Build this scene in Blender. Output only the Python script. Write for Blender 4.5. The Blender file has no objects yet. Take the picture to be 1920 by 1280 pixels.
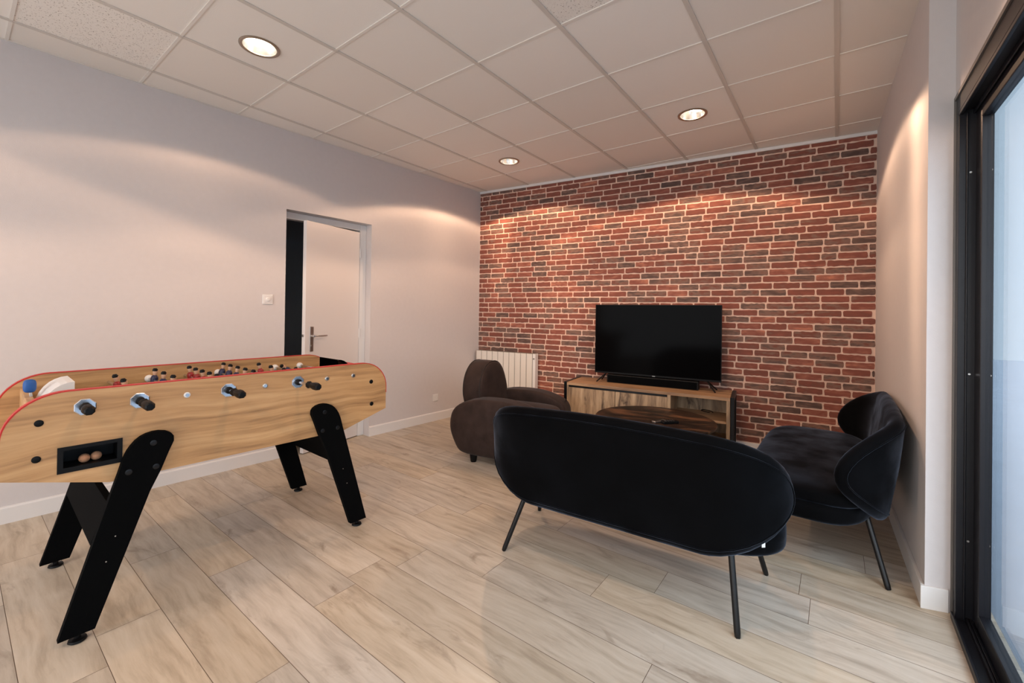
import bpy, bmesh, math, random
from mathutils import Matrix, Vector
PI = math.pi
R = math.radians
random.seed(7)
sc = bpy.context.scene
COL = sc.collection

# ------------------------------------------------------------------ camera
H = 2.844                      # ceiling height
cam_d = bpy.data.cameras.new('camera')
cam = bpy.data.objects.new('camera', cam_d)
COL.objects.link(cam)
cam_d.sensor_fit = 'HORIZONTAL'
cam_d.sensor_width = 36.0
cam_d.lens = 802.36 / 1920 * 36.0
cam_d.shift_y = -59.6 / 1920
cam_d.clip_start = 0.02
yaw, pitch, roll = -0.6491, 0.0056, -0.0136
fw = Vector((math.sin(yaw) * math.cos(pitch), math.cos(yaw) * math.cos(pitch), math.sin(pitch)))
rt = Vector((math.cos(yaw), -math.sin(yaw), 0))
dn = fw.cross(rt)
rt2 = math.cos(roll) * rt + math.sin(roll) * dn
dn2 = -math.sin(roll) * rt + math.cos(roll) * dn
m = Matrix((rt2, -dn2, -fw)).transposed().to_4x4()
m.translation = Vector((0.0102, -0.788, 1.2847))
cam.matrix_world = m
sc.camera = cam

# ------------------------------------------------------------------ world, exposure
vs = sc.view_settings
vs.view_transform = 'Standard'
vs.look = 'None'
vs.gamma = 1
vs.use_curve_mapping = False
vs.exposure = 0.0
SKY_LOW, SKY_UP, SKY_REAR = 1.35, 1.6, 3.4
world = bpy.data.worlds.new('world')
sc.world = world
world.use_nodes = True
bg = world.node_tree.nodes['Background']
# overcast sky: pale blue low down, brighter overhead, a hazy bright side behind the photographer
wn = world.node_tree
tcw = wn.nodes.new('ShaderNodeTexCoord'); sp_ = wn.nodes.new('ShaderNodeSeparateXYZ')
wn.links.new(tcw.outputs['Generated'], sp_.inputs[0])
def wmap(sock, a, b_, c, d):
    n_ = wn.nodes.new('ShaderNodeMapRange'); n_.interpolation_type = 'SMOOTHSTEP'
    for k, v in zip(('From Min', 'From Max', 'To Min', 'To Max'), (a, b_, c, d)): n_.inputs[k].default_value = v
    wn.links.new(sock, n_.inputs['Value']); return n_.outputs[0]
up = wmap(sp_.outputs['Z'], 0.30, 0.80, 0.0, SKY_UP)
rear = wmap(sp_.outputs['Y'], 0.15, -0.75, 0.0, SKY_REAR)
a1 = wn.nodes.new('ShaderNodeMath'); a1.operation = 'ADD'; wn.links.new(up, a1.inputs[0]); wn.links.new(rear, a1.inputs[1])
a2 = wn.nodes.new('ShaderNodeMath'); a2.operation = 'ADD'; wn.links.new(a1.outputs[0], a2.inputs[0]); a2.inputs[1].default_value = SKY_LOW
wn.links.new(a2.outputs[0], bg.inputs['Strength'])
mxw = wn.nodes.new('ShaderNodeMix'); mxw.data_type = 'RGBA'
wn.links.new(wmap(sp_.outputs['Y'], 0.3, -0.6, 0.0, 1.0), mxw.inputs['Factor'])
mxw.inputs[6].default_value = (0.70, 0.85, 1.0, 1); mxw.inputs[7].default_value = (0.93, 0.96, 1.0, 1)
wn.links.new(mxw.outputs[2], bg.inputs['Color'])
LAMP_W = 52.0
LAMP_COL = (1.0, 0.635, 0.41)
# light portals in the glazed door and the added rear opening (they emit nothing, they only guide the daylight sampling)
def portal(name, loc, rot, sx, sy):
    l = bpy.data.lights.new(name, 'AREA')
    l.shape = 'RECTANGLE'; l.size = sx; l.size_y = sy
    l.cycles.is_portal = True
    o = bpy.data.objects.new(name, l); COL.objects.link(o)
    o.location = loc; o.rotation_euler = rot
portal('side_portal', (0.60, -0.02, 1.12), (0, R(90), 0), 2.2, 3.74)
portal('rear_portal', (-1.6, -3.76, 1.3), (R(90), 0, 0), 3.4, 2.2)

# ------------------------------------------------------------------ material helpers
def srgb(r, g, b):
    f = lambda c: (c / 255 / 12.92) if c / 255 <= 0.04045 else ((c / 255 + 0.055) / 1.055) ** 2.4
    return (f(r), f(g), f(b), 1)

def new_mat(name):
    mt = bpy.data.materials.new(name); mt.use_nodes = True
    nt = mt.node_tree
    return mt, nt, nt.nodes['Principled BSDF']

def plain(name, col, rough=0.5, metal=0.0, sheen=0, bump=0.0, bscale=60, var=0.0, spec=0.5, coat=0):
    mt, nt, b = new_mat(name)
    b.inputs['Base Color'].default_value = col
    b.inputs['Roughness'].default_value = rough
    b.inputs['Metallic'].default_value = metal
    b.inputs['Specular IOR Level'].default_value = spec
    b.inputs['Coat Weight'].default_value = coat
    if sheen:
        b.inputs['Sheen Weight'].default_value = sheen
        b.inputs['Sheen Roughness'].default_value = 0.35
    tc = nt.nodes.new('ShaderNodeTexCoord')
    nz = nt.nodes.new('ShaderNodeTexNoise'); nz.inputs['Scale'].default_value = bscale
    nz.inputs['Detail'].default_value = 4
    nt.links.new(tc.outputs['Object'], nz.inputs['Vector'])
    if bump:
        bp = nt.nodes.new('ShaderNodeBump'); bp.inputs['Strength'].default_value = bump
        bp.inputs['Distance'].default_value = 0.004
        nt.links.new(nz.outputs['Fac'], bp.inputs['Height']); nt.links.new(bp.outputs['Normal'], b.inputs['Normal'])
    if var:
        cr = nt.nodes.new('ShaderNodeValToRGB')
        cr.color_ramp.elements[0].position = 0.3; cr.color_ramp.elements[1].position = 0.7
        cr.color_ramp.elements[0].color = tuple(c * (1 - var) for c in col[:3]) + (1,)
        cr.color_ramp.elements[1].color = tuple(min(1, c * (1 + var)) for c in col[:3]) + (1,)
        n2 = nt.nodes.new('ShaderNodeTexNoise'); n2.inputs['Scale'].default_value = bscale / 8
        n2.inputs['Detail'].default_value = 5
        nt.links.new(tc.outputs['Object'], n2.inputs['Vector'])
        nt.links.new(n2.outputs['Fac'], cr.inputs['Fac']); nt.links.new(cr.outputs['Color'], b.inputs['Base Color'])
    return mt

def wood(name, dark, mid, light, scale=(1.2, 14, 14), rough=0.45, knots=0.0, attr=None, bump=0.05, big=2.2, knot_col=(0.03, 0.018, 0.01, 1), lo=0.30, hi=0.72, k0=0.60, k1=0.76):
    """grain runs along the axis with the small scale value"""
    mt, nt, b = new_mat(name)
    N = nt.nodes.new; L = nt.links.new
    tc = N('ShaderNodeTexCoord'); mp = N('ShaderNodeMapping'); mp.inputs['Scale'].default_value = scale
    vec = tc.outputs['Object']
    if attr:
        at = N('ShaderNodeAttribute'); at.attribute_name = attr
        sx = N('ShaderNodeSeparateColor'); L(at.outputs['Color'], sx.inputs['Color'])
        cb = N('ShaderNodeCombineXYZ')
        for i, k in ((0, 37.0), (1, 11.0), (2, 23.0)):
            mm = N('ShaderNodeMath'); mm.operation = 'MULTIPLY'; mm.inputs[1].default_value = k
            L(sx.outputs[i % 2], mm.inputs[0]); L(mm.outputs[0], cb.inputs[i])
        ad = N('ShaderNodeVectorMath'); ad.operation = 'ADD'
        L(vec, ad.inputs[0]); L(cb.outputs[0], ad.inputs[1]); vec = ad.outputs[0]
    # large warping so that the grain meanders
    wn = N('ShaderNodeTexNoise'); wn.inputs['Scale'].default_value = big; wn.inputs['Detail'].default_value = 2
    L(vec, wn.inputs['Vector'])
    ws = N('ShaderNodeVectorMath'); ws.operation = 'SCALE'; ws.inputs['Scale'].default_value = 0.09
    L(wn.outputs['Color'], ws.inputs[0])
    wa = N('ShaderNodeVectorMath'); wa.operation = 'ADD'; L(vec, wa.inputs[0]); L(ws.outputs[0], wa.inputs[1])
    L(wa.outputs[0], mp.inputs['Vector'])
    n1 = N('ShaderNodeTexNoise'); n1.inputs['Scale'].default_value = 1.0; n1.inputs['Detail'].default_value = 8
    n1.inputs['Roughness'].default_value = 0.62
    L(mp.outputs[0], n1.inputs['Vector'])
    cr = N('ShaderNodeValToRGB'); e = cr.color_ramp.elements
    e[0].position = lo; e[0].color = dark; e[1].position = hi; e[1].color = light
    em = e.new(0.5); em.color = mid
    L(n1.outputs['Fac'], cr.inputs['Fac'])
    out = cr.outputs['Color']
    if attr:
        mr = N('ShaderNodeMapRange'); mr.inputs['To Min'].default_value = 0.90; mr.inputs['To Max'].default_value = 1.08
        L(sx.outputs[0], mr.inputs['Value'])
        vm = N('ShaderNodeVectorMath'); vm.operation = 'SCALE'; L(out, vm.inputs[0]); L(mr.outputs[0], vm.inputs['Scale'])
        hs = N('ShaderNodeHueSaturation'); mr2 = N('ShaderNodeMapRange')
        mr2.inputs['To Min'].default_value = 0.75; mr2.inputs['To Max'].default_value = 1.25
        L(sx.outputs[1], mr2.inputs['Value']); L(mr2.outputs[0], hs.inputs['Saturation']); L(vm.outputs[0], hs.inputs['Color'])
        out = hs.outputs['Color']
    if knots:
        mk = N('ShaderNodeMapping'); mk.inputs['Scale'].default_value = tuple((s / max(scale)) ** 0.45 * 5.0 for s in scale)
        L(wa.outputs[0], mk.inputs['Vector'])
        kn = N('ShaderNodeTexNoise'); kn.inputs['Scale'].default_value = 1.6; kn.inputs['Detail'].default_value = 7
        kn.inputs['Roughness'].default_value = 0.6; kn.inputs['Distortion'].default_value = 0.9
        L(mk.outputs[0], kn.inputs['Vector'])
        kr = N('ShaderNodeValToRGB'); kr.color_ramp.elements[0].position = k0; kr.color_ramp.elements[1].position = k1
        kr.color_ramp.elements[0].color = (0, 0, 0, 1); kr.color_ramp.elements[1].color = (knots,) * 3 + (1,)
        L(kn.outputs['Fac'], kr.inputs['Fac'])
        mx = N('ShaderNodeMix'); mx.data_type = 'RGBA'
        L(kr.outputs['Color'], mx.inputs['Factor']); L(out, mx.inputs[6]); mx.inputs[7].default_value = knot_col
        out = mx.outputs[2]
    L(out, b.inputs['Base Color'])
    b.inputs['Roughness'].default_value = rough
    bp = N('ShaderNodeBump'); bp.inputs['Strength'].default_value = bump; bp.inputs['Distance'].default_value = 0.002
    L(n1.outputs['Fac'], bp.inputs['Height']); L(bp.outputs['Normal'], b.inputs['Normal'])
    return mt

M = {}
M['wall'] = plain('wall_paint', srgb(207, 202, 201), 0.75, bump=0.12, bscale=220, var=0.012)
M['white'] = plain('white_paint', srgb(225, 223, 221), 0.4)
M['doorwhite'] = plain('door_paint', srgb(222, 218, 216), 0.45)
M['dark_wall'] = plain('dark_corridor_paint', srgb(190, 194, 198), 0.8)
M['plastic_white'] = plain('white_plastic', srgb(225, 224, 222), 0.3)
M['grid'] = plain('ceiling_grid_paint', srgb(226, 220, 212), 0.5)
M['grid_main'] = plain('ceiling_runner_paint', srgb(206, 199, 190), 0.5)
M['black_board'] = plain('black_board', srgb(6, 7, 8), 0.8, bump=0.15, bscale=400, spec=0.05)
M['black_metal'] = plain('black_metal', srgb(10, 10, 12), 0.35, spec=0.35)
M['black_plastic'] = plain('black_plastic', srgb(8, 8, 9), 0.45, spec=0.2)
M['black_gloss'] = plain('black_gloss', srgb(7, 7, 9), 0.06)
M['screen'] = plain('television_screen', srgb(8, 8, 9), 0.12, spec=0.02)
M['velvet'] = plain('black_velvet', srgb(4, 4, 5), 0.8, sheen=0.3, bump=0.1, bscale=35, spec=0.05)
nt = M['velvet'].node_tree
pb = nt.nodes['Principled BSDF']
pb.inputs['Sheen Tint'].default_value = (0.50, 0.60, 0.80, 1)
vn = nt.nodes.new('ShaderNodeTexNoise'); vn.inputs['Scale'].default_value = 6; vn.inputs['Detail'].default_value = 5
vr = nt.nodes.new('ShaderNodeMapRange'); vr.inputs['From Min'].default_value = 0.35; vr.inputs['From Max'].default_value = 0.68
vr.inputs['To Min'].default_value = 0.08; vr.inputs['To Max'].default_value = 0.42
nt.links.new(nt.nodes['Texture Coordinate'].outputs['Object'], vn.inputs['Vector'])
nt.links.new(vn.outputs['Fac'], vr.inputs['Value']); nt.links.new(vr.outputs[0], pb.inputs['Sheen Weight'])
M['brown'] = plain('brown_suede', srgb(48, 36, 32), 0.8, sheen=0.10, bump=0.3, bscale=90, var=0.32, spec=0.25)
M['brown_dark'] = plain('brown_piping', srgb(34, 25, 22), 0.7)
M['chrome'] = plain('chrome', (0.62, 0.63, 0.66, 1), 0.22, 1.0)
M['steel'] = plain('brushed_steel', (0.55, 0.54, 0.52, 1), 0.3, 1.0)
M['ring'] = plain('nickel_ring', (0.42, 0.36, 0.30, 1), 0.35, 1.0)
M['red'] = plain('red_edging', srgb(190, 32, 22), 0.45)
M['blue'] = plain('blue_rubber', srgb(20, 80, 150), 0.5)
M['cork'] = plain('cork', srgb(176, 130, 98), 0.85, bump=0.4, bscale=200, var=0.15)
M['skin'] = plain('painted_skin', srgb(214, 170, 140), 0.5)
M['kit_red'] = plain('red_player_paint', srgb(140, 22, 24), 0.4)
M['kit_blue'] = plain('blue_player_paint', srgb(22, 28, 66), 0.4)
M['shorts'] = plain('white_shorts_paint', srgb(225, 222, 218), 0.45)
M['pitch'] = plain('pitch_green', srgb(58, 92, 60), 0.4)
M['alu'] = plain('dark_window_frame', srgb(14, 14, 20), 0.4, bump=0.05, bscale=300, spec=0.35)
M['alu_edge'] = plain('grey_window_trim', srgb(120, 116, 112), 0.4, 0.6)
M['radiator'] = plain('radiator_enamel', srgb(222, 218, 210), 0.35)
M['seam'] = plain('radiator_seam', srgb(120, 116, 110), 0.6)
M['oak_table'] = wood('football_table_veneer', srgb(150, 112, 74), srgb(190, 148, 100), srgb(210, 170, 122), (9, 1.5, 32), 0.45, bump=0.03)
M['oak_rustic'] = wood('rustic_oak', srgb(120, 98, 76), srgb(172, 144, 112), srgb(196, 170, 138), (16, 16, 1.6), 0.5, knots=0.9, lo=0.36, hi=0.66, k0=0.57, k1=0.68, knot_col=srgb(62, 42, 28))
M['oak_top'] = wood('rustic_oak_top', srgb(120, 92, 68), srgb(168, 132, 98), srgb(190, 156, 120), (1.8, 16, 16), 0.45, knots=0.35)
M['walnut'] = wood('dark_walnut_top', srgb(16, 11, 8), srgb(44, 29, 20), srgb(110, 76, 52), (2.6, 8, 8), 0.42, knots=0.9, big=3.5, lo=0.40, hi=0.64, k0=0.54, k1=0.66)
M['floor'] = wood('oak_plank_floor', srgb(164, 151, 134), srgb(189, 177, 160), srgb(203, 193, 178), (2.4, 26, 26), 0.45, knots=0.6, attr='plank', bump=0.05, knot_col=srgb(112, 90, 70))
M['gap'] = plain('floor_gap', srgb(116, 98, 82), 0.8)
M['hall_floor'] = plain('hall_floor', srgb(96, 84, 74), 0.6)
M['pavement'] = plain('pavement', srgb(132, 142, 154), 0.9, bump=0.2, bscale=30, var=0.06)

def emit(name, col, s):
    mt, nt, b = new_mat(name)
    b.inputs['Base Color'].default_value = (0.8, 0.8, 0.8, 1)
    b.inputs['Emission Color'].default_value = col
    b.inputs['Emission Strength'].default_value = s
    return mt
M['bulb'] = emit('lit_bulb', (1.0, 0.86, 0.68, 1), 22)
M['reflector'] = plain('lamp_reflector', (0.9, 0.86, 0.8, 1), 0.25, 1.0)

def glass():
    mt = bpy.data.materials.new('window_glass'); mt.use_nodes = True
    nt = mt.node_tree; nt.nodes.clear()
    o = nt.nodes.new('ShaderNodeOutputMaterial'); t = nt.nodes.new('ShaderNodeBsdfTransparent')
    g = nt.nodes.new('ShaderNodeBsdfGlossy'); mx = nt.nodes.new('ShaderNodeMixShader'); f = nt.nodes.new('ShaderNodeMath'); lw = nt.nodes.new('ShaderNodeLayerWeight'); lw.inputs['Blend'].default_value = 0.5
    pw_ = nt.nodes.new('ShaderNodeMath'); pw_.operation = 'POWER'; pw_.inputs[1].default_value = 5.0
    nt.links.new(lw.outputs['Facing'], pw_.inputs[0]); f.operation = 'MULTIPLY_ADD'; nt.links.new(pw_.outputs[0], f.inputs[0])
    f.inputs[1].default_value = 0.95; f.inputs[2].default_value = 0.04; g.inputs['Roughness'].default_value = 0.01
    t.inputs['Color'].default_value = (0.93, 0.97, 1.0, 1)
    nt.links.new(f.outputs[0], mx.inputs[0]); nt.links.new(t.outputs[0], mx.inputs[1]); nt.links.new(g.outputs[0], mx.inputs[2])
    nt.links.new(mx.outputs[0], o.inputs[0])
    return mt
M['glass'] = glass()

def brick_mat():
    mt, nt, b = new_mat('red_brick'); N = nt.nodes.new; L = nt.links.new
    at = N('ShaderNodeAttribute'); at.attribute_name = 'brick'
    sx = N('ShaderNodeSeparateColor'); L(at.outputs['Color'], sx.inputs['Color'])
    tc = N('ShaderNodeTexCoord')
    off = N('ShaderNodeVectorMath'); off.operation = 'MULTIPLY_ADD'
    off.inputs[1].default_value = (9, 9, 9); L(at.outputs['Color'], off.inputs[0]); L(tc.outputs['Object'], off.inputs[2])
    cr = N('ShaderNodeValToRGB'); e = cr.color_ramp.elements
    e[0].position = 0.0; e[0].color = srgb(84, 64, 58)
    e[1].position = 1.0; e[1].color = srgb(182, 116, 92)
    for p, c in ((0.15, (102, 80, 72)), (0.28, (128, 98, 86)), (0.42, (118, 70, 58)), (0.7, (134, 76, 62)), (0.88, (150, 94, 78))):
        k = e.new(p); k.color = srgb(*c)
    mp = N('ShaderNodeMapping'); mp.inputs['Scale'].default_value = (9, 9, 26); L(off.outputs[0], mp.inputs['Vector'])
    nz = N('ShaderNodeTexNoise'); nz.inputs['Scale'].default_value = 1.4; nz.inputs['Detail'].default_value = 6
    L(mp.outputs[0], nz.inputs['Vector'])
    mr = N('ShaderNodeMapRange'); mr.inputs['From Min'].default_value = 0.3; mr.inputs['From Max'].default_value = 0.7
    mr.inputs['To Min'].default_value = -0.2; mr.inputs['To Max'].default_value = 0.2
    L(nz.outputs['Fac'], mr.inputs['Value'])
    ad = N('ShaderNodeMath'); ad.operation = 'ADD'; L(sx.outputs[0], ad.inputs[0]); L(mr.outputs[0], ad.inputs[1])
    L(ad.outputs[0], cr.inputs['Fac']); L(cr.outputs['Color'], b.inputs['Base Color'])
    b.inputs['Roughness'].default_value = 0.8
    n2 = N('ShaderNodeTexNoise'); n2.inputs['Scale'].default_value = 90; n2.inputs['Detail'].default_value = 4
    L(off.outputs[0], n2.inputs['Vector'])
    bp = N('ShaderNodeBump'); bp.inputs['Strength'].default_value = 0.35; bp.inputs['Distance'].default_value = 0.003
    L(n2.outputs['Fac'], bp.inputs['Height']); L(bp.outputs['Normal'], b.inputs['Normal'])
    return mt
M['brick'] = brick_mat()
M['mortar'] = plain('mortar', srgb(224, 194, 176), 0.9, bump=0.5, bscale=120, var=0.06)

def tile_mat():
    mt, nt, b = new_mat('ceiling_tile'); N = nt.nodes.new; L = nt.links.new
    at = N('ShaderNodeAttribute'); at.attribute_name = 'tile'
    sx = N('ShaderNodeSeparateColor'); L(at.outputs['Color'], sx.inputs['Color'])
    tc = N('ShaderNodeTexCoord')
    # fine speckle, strong on the older fissured tiles
    n1 = N('ShaderNodeTexNoise'); n1.inputs['Scale'].default_value = 150; n1.inputs['Detail'].default_value = 3
    L(tc.outputs['Object'], n1.inputs['Vector'])
    cr = N('ShaderNodeValToRGB'); cr.color_ramp.elements[0].position = 0.60; cr.color_ramp.elements[1].position = 0.68
    cr.color_ramp.elements[0].color = (0, 0, 0, 1); cr.color_ramp.elements[1].color = (1, 1, 1, 1)
    L(n1.outputs['Fac'], cr.inputs['Fac'])
    mu = N('ShaderNodeMath'); mu.operation = 'MULTIPLY'; L(cr.outputs['Color'], mu.inputs[0]); L(sx.outputs[1], mu.inputs[1])
    base = N('ShaderNodeMix'); base.data_type = 'RGBA'
    base.inputs[6].default_value = srgb(230, 224, 216); base.inputs[7].default_value = srgb(238, 233, 226)
    L(sx.outputs[0], base.inputs['Factor'])
    mx = N('ShaderNodeMix'); mx.data_type = 'RGBA'; L(mu.outputs[0], mx.inputs['Factor'])
    L(base.outputs[2], mx.inputs[6]); mx.inputs[7].default_value = srgb(158, 146, 134)
    L(mx.outputs[2], b.inputs['Base Color'])
    b.inputs['Roughness'].default_value = 0.85
    bp = N('ShaderNodeBump'); bp.inputs['Strength'].default_value = 0.15; bp.inputs['Distance'].default_value = 0.003
    n2 = N('ShaderNodeTexNoise'); n2.inputs['Scale'].default_value = 160; n2.inputs['Detail'].default_value = 3
    L(tc.outputs['Object'], n2.inputs['Vector'])
    L(n2.outputs['Fac'], bp.inputs['Height']); L(bp.outputs['Normal'], b.inputs['Normal'])
    return mt
M['tile'] = tile_mat()

# ------------------------------------------------------------------ geometry helpers
def obj(name, bm, mat, parent=None, smooth=None, bevel=0.0, seg=2, recalc=True, loc=None):
    if recalc: bmesh.ops.recalc_face_normals(bm, faces=bm.faces)
    me = bpy.data.meshes.new(name)
    bm.to_mesh(me); bm.free()
    mats = mat if isinstance(mat, (list, tuple)) else [mat]
    for x in mats: me.materials.append(x)
    o = bpy.data.objects.new(name, me); COL.objects.link(o)
    if parent is not None: o.parent = parent
    if loc is not None: o.location = loc
    if smooth is not None:
        for p in me.polygons: p.use_smooth = True
        if smooth < 180:
            try: me.set_sharp_from_angle(angle=R(smooth))
            except Exception: pass
    if bevel:
        b = o.modifiers.new('bevel', 'BEVEL'); b.width = bevel; b.segments = seg; b.limit_method = 'ANGLE'; b.angle_limit = R(40)
        b.harden_normals = False
    return o

def empty(name, loc=(0, 0, 0), rz=0.0):
    o = bpy.data.objects.new(name, None); COL.objects.link(o)
    o.location = loc; o.rotation_euler = (0, 0, rz); o.empty_display_size = 0.1
    return o

def tag(o, label, cat, group=None):
    o['label'] = label; o['category'] = cat
    if group: o['group'] = group
    return o

def struct(o):
    o['kind'] = 'structure'; return o

def B(): return bmesh.new()

def box(bm, x0, x1, y0, y1, z0, z1, mi=0, M4=None):
    v = [bm.verts.new((x, y, z)) for x in (x0, x1) for y in (y0, y1) for z in (z0, z1)]
    fs = []
    for f in ((0, 1, 3, 2), (4, 6, 7, 5), (0, 4, 5, 1), (2, 3, 7, 6), (0, 2, 6, 4), (1, 5, 7, 3)):
        fc = bm.faces.new([v[i] for i in f]); fc.material_index = mi; fs.append(fc)
    if M4 is not None:
        for q in v: q.co = M4 @ q.co
    return v

def prism(bm, pts, off, M3=None, mi=0):
    """polygon pts (3D) extruded by vector off"""
    off = Vector(off)
    a = [bm.verts.new(Vector(p)) for p in pts]; b = [bm.verts.new(Vector(p) + off) for p in pts]
    n = len(pts)
    bm.faces.new(a).material_index = mi; bm.faces.new(b[::-1]).material_index = mi
    for i in range(n):
        bm.faces.new((a[i], b[i], b[(i + 1) % n], a[(i + 1) % n])).material_index = mi
    return a + b

def rings(bm, rr, cap0=True, cap1=True, closed=False, mi=0):
    """rr: list of rings (lists of points) joined"""
    vs_ = [[bm.verts.new(Vector(p)) for p in r] for r in rr]
    n = len(rr[0])
    m_ = len(vs_)
    for i in range(m_ if closed else m_ - 1):
        A, C = vs_[i], vs_[(i + 1) % m_]
        for j in range(n):
            bm.faces.new((A[j], A[(j + 1) % n], C[(j + 1) % n], C[j])).material_index = mi
    if cap0 and not closed: bm.faces.new(vs_[0]).material_index = mi
    if cap1 and not closed: bm.faces.new(vs_[-1][::-1]).material_index = mi
    return vs_

def frame_of(d):
    d = Vector(d).normalized()
    u = d.cross(Vector((0, 0, 1)))
    if u.length < 1e-4: u = Vector((1, 0, 0))
    u.normalize(); w = d.cross(u)
    return u, w

def tube(bm, a, b, r0, r1=None, n=16, prof=None, mi=0, phase=0.0):
    """cylinder/cone a->b; prof: [(t, r)...]"""
    a, b = Vector(a), Vector(b)
    u, w = frame_of(b - a)
    prof = prof or [(0, r0), (1, r0 if r1 is None else r1)]
    rr = [[a.lerp(b, t) + (u * math.cos(2 * PI * k / n + phase) + w * math.sin(2 * PI * k / n + phase)) * r for k in range(n)] for t, r in prof]
    return rings(bm, rr, mi=mi)

def polytube(bm, pts, r, n=8, closed=False, mi=0):
    pts = [Vector(p) for p in pts]
    m_ = len(pts); rr = []
    pu = None
    for i, p in enumerate(pts):
        if closed: d = pts[(i + 1) % m_] - pts[i - 1]
        else: d = pts[min(i + 1, m_ - 1)] - pts[max(i - 1, 0)]
        d.normalize()
        if pu is None: u, w = frame_of(d)
        else:
            u = pu - d * pu.dot(d)
            if u.length < 1e-5: u, _ = frame_of(d)
            u.normalize()
        w = d.cross(u); pu = u
        rr.append([p + (u * math.cos(2 * PI * k / n) + w * math.sin(2 * PI * k / n)) * r for k in range(n)])
    rings(bm, rr, closed=closed, mi=mi)

def blob(bm, hx, hy, hz, p=4.0, n=9, warp=None, c=(0, 0, 0), mi=0, px=None):
    """rounded box (superellipsoid) from a gridded cube, with optional warp"""
    idx = {}
    def vert(i, j, k):
        key = (i, j, k)
        if key in idx: return idx[key]
        q = [math.sin((2 * t / n - 1) * PI / 2 * 0.999) if True else 0 for t in (i, j, k)]
        q = [max(-1, min(1, t)) for t in q]
        r = sum(abs(t) ** p for t in q) ** (1 / p)
        x, y, z = (t / r for t in q)
        P = Vector((x * hx, y * hy, z * hz))
        if warp: P = Vector(warp(P.x, P.y, P.z))
        P += Vector(c)
        idx[key] = bm.verts.new(P); return idx[key]
    for a in range(n):
        for b in range(n):
            for f in (((a, b, 0), (a, b + 1, 0), (a + 1, b + 1, 0), (a + 1, b, 0)),
                      ((a, b, n), (a + 1, b, n), (a + 1, b + 1, n), (a, b + 1, n)),
                      ((a, 0, b), (a + 1, 0, b), (a + 1, 0, b + 1), (a, 0, b + 1)),
                      ((a, n, b), (a, n, b + 1), (a + 1, n, b + 1), (a + 1, n, b)),
                      ((0, a, b), (0, a, b + 1), (0, a + 1, b + 1), (0, a + 1, b)),
                      ((n, a, b), (n, a + 1, b), (n, a + 1, b + 1), (n, a, b + 1))):
                bm.faces.new([vert(*t) for t in f]).material_index = mi

def copy_tree(o, parent=None):
    c = o.copy(); COL.objects.link(c)
    if parent is not None:
        c.parent = parent
    for ch in list(o.children):
        copy_tree(ch, c)
    return c

# ------------------------------------------------------------------ room shell
XL, AL = -3.8608, 0.0451
YB, AB = 3.8613, 0.1239
XR, AR = 0.3834, -0.0292
DX = 0.42                                     # plane of the glazed door
def lx(y): return XL + AL * y
def by(x): return YB + AB * x
def rx(y): return XR + AR * y
CL = (-3.7074, 3.4021)                        # corner left/brick
CR = (0.2699, 3.8947)
Y0 = -3.6

# floor planks, running along x, as one mesh
bm = B(); lay = None
pw = 0.2025; PL = 1.22
plk = []
joints = {0: None}
known = {5: -0.553, 1: -1.46, 9: -0.076, 7: 0.245, 4: -1.03, 3: -0.2, 0: -2.05, 2: -2.75, 6: -1.55, 8: -1.02}
row0 = int(math.floor((Y0 - 0.3) / pw)) - 1
for r in range(row0, 21):
    ya = -0.02 + pw * r; yb_ = ya + pw
    ph = known.get(r, random.uniform(0, PL))
    ph = ph % PL
    x = -5.2 - PL + ph
    while x < 0.9:
        g = 0.0010
        plk.append((max(x, -4.1) + g, min(x + PL, 0.56) - g, ya + g, yb_ - g))
        x += PL
for a, b_, c_, d in plk:
    if b_ <= a: continue
    v = [bm.verts.new(p) for p in ((a, c_, 0), (b_, c_, 0), (b_, d, 0), (a, d, 0))]
    bm.faces.new(v).material_index = 0
nb = len(bm.faces)
v = [bm.verts.new(p) for p in ((-4.1, Y0 - 0.2, -0.0012), (0.56, Y0 - 0.2, -0.0012), (0.56, 4.1, -0.0012), (-4.1, 4.1, -0.0012))]
f = bm.faces.new(v); f.material_index = 1
vb = box(bm, -4.1, 0.56, Y0 - 0.2, 4.1, -0.1, -0.002, 1)
floor = obj('floor', bm, [M['floor'], M['gap']], recalc=False)
ca = floor.data.color_attributes.new('plank', 'FLOAT_COLOR', 'CORNER')
rnd = random.Random(3)
for p in floor.data.polygons:
    c = (rnd.random(), rnd.random(), rnd.random(), 1)
    for li in p.loop_indices: ca.data[li].color = c
for p in floor.data.polygons:
    pass
struct(floor)

# left wall with the doorway (local frame: origin (XL,0), y along the wall)
aL = -math.atan(AL)
DY0, DY1, DZ = 0.985, 1.817, 2.157            # doorway in room y
kL = math.sqrt(1 + AL * AL)
wl_rot = aL
def L_loc(y): return y * kL
bm = B()
TH = 0.17
yA, yE = L_loc(Y0), L_loc(CL[1])
box(bm, -TH, 0, yA, L_loc(DY0), 0, H + 0.02)
box(bm, -TH, 0, L_loc(DY1), yE + 0.02, 0, H + 0.02)
box(bm, -TH, 0, L_loc(DY0), L_loc(DY1), DZ, H + 0.02)
wall_left = struct(obj('wall_left', bm, M['wall'], loc=(XL, 0, 0)))
wall_left.rotation_euler = (0, 0, wl_rot)

def base_board(name, segs, loc, rz, side=1):
    bm = B()
    for (a, b_) in segs:
        pr = [(0, a, 0), (0.014 * side, a, 0), (0.014 * side, a, 0.090), (0.009 * side, a, 0.098), (0, a, 0.1)]
        prism(bm, pr, (0, b_ - a, 0))
    o = struct(obj(name, bm, M['white'], loc=loc)); o.rotation_euler = (0, 0, rz)
    return o
base_board('baseboard_left', [(yA, L_loc(DY0) - 0.002), (L_loc(DY1) + 0.002, yE)], (XL, 0, 0), wl_rot)

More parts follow.
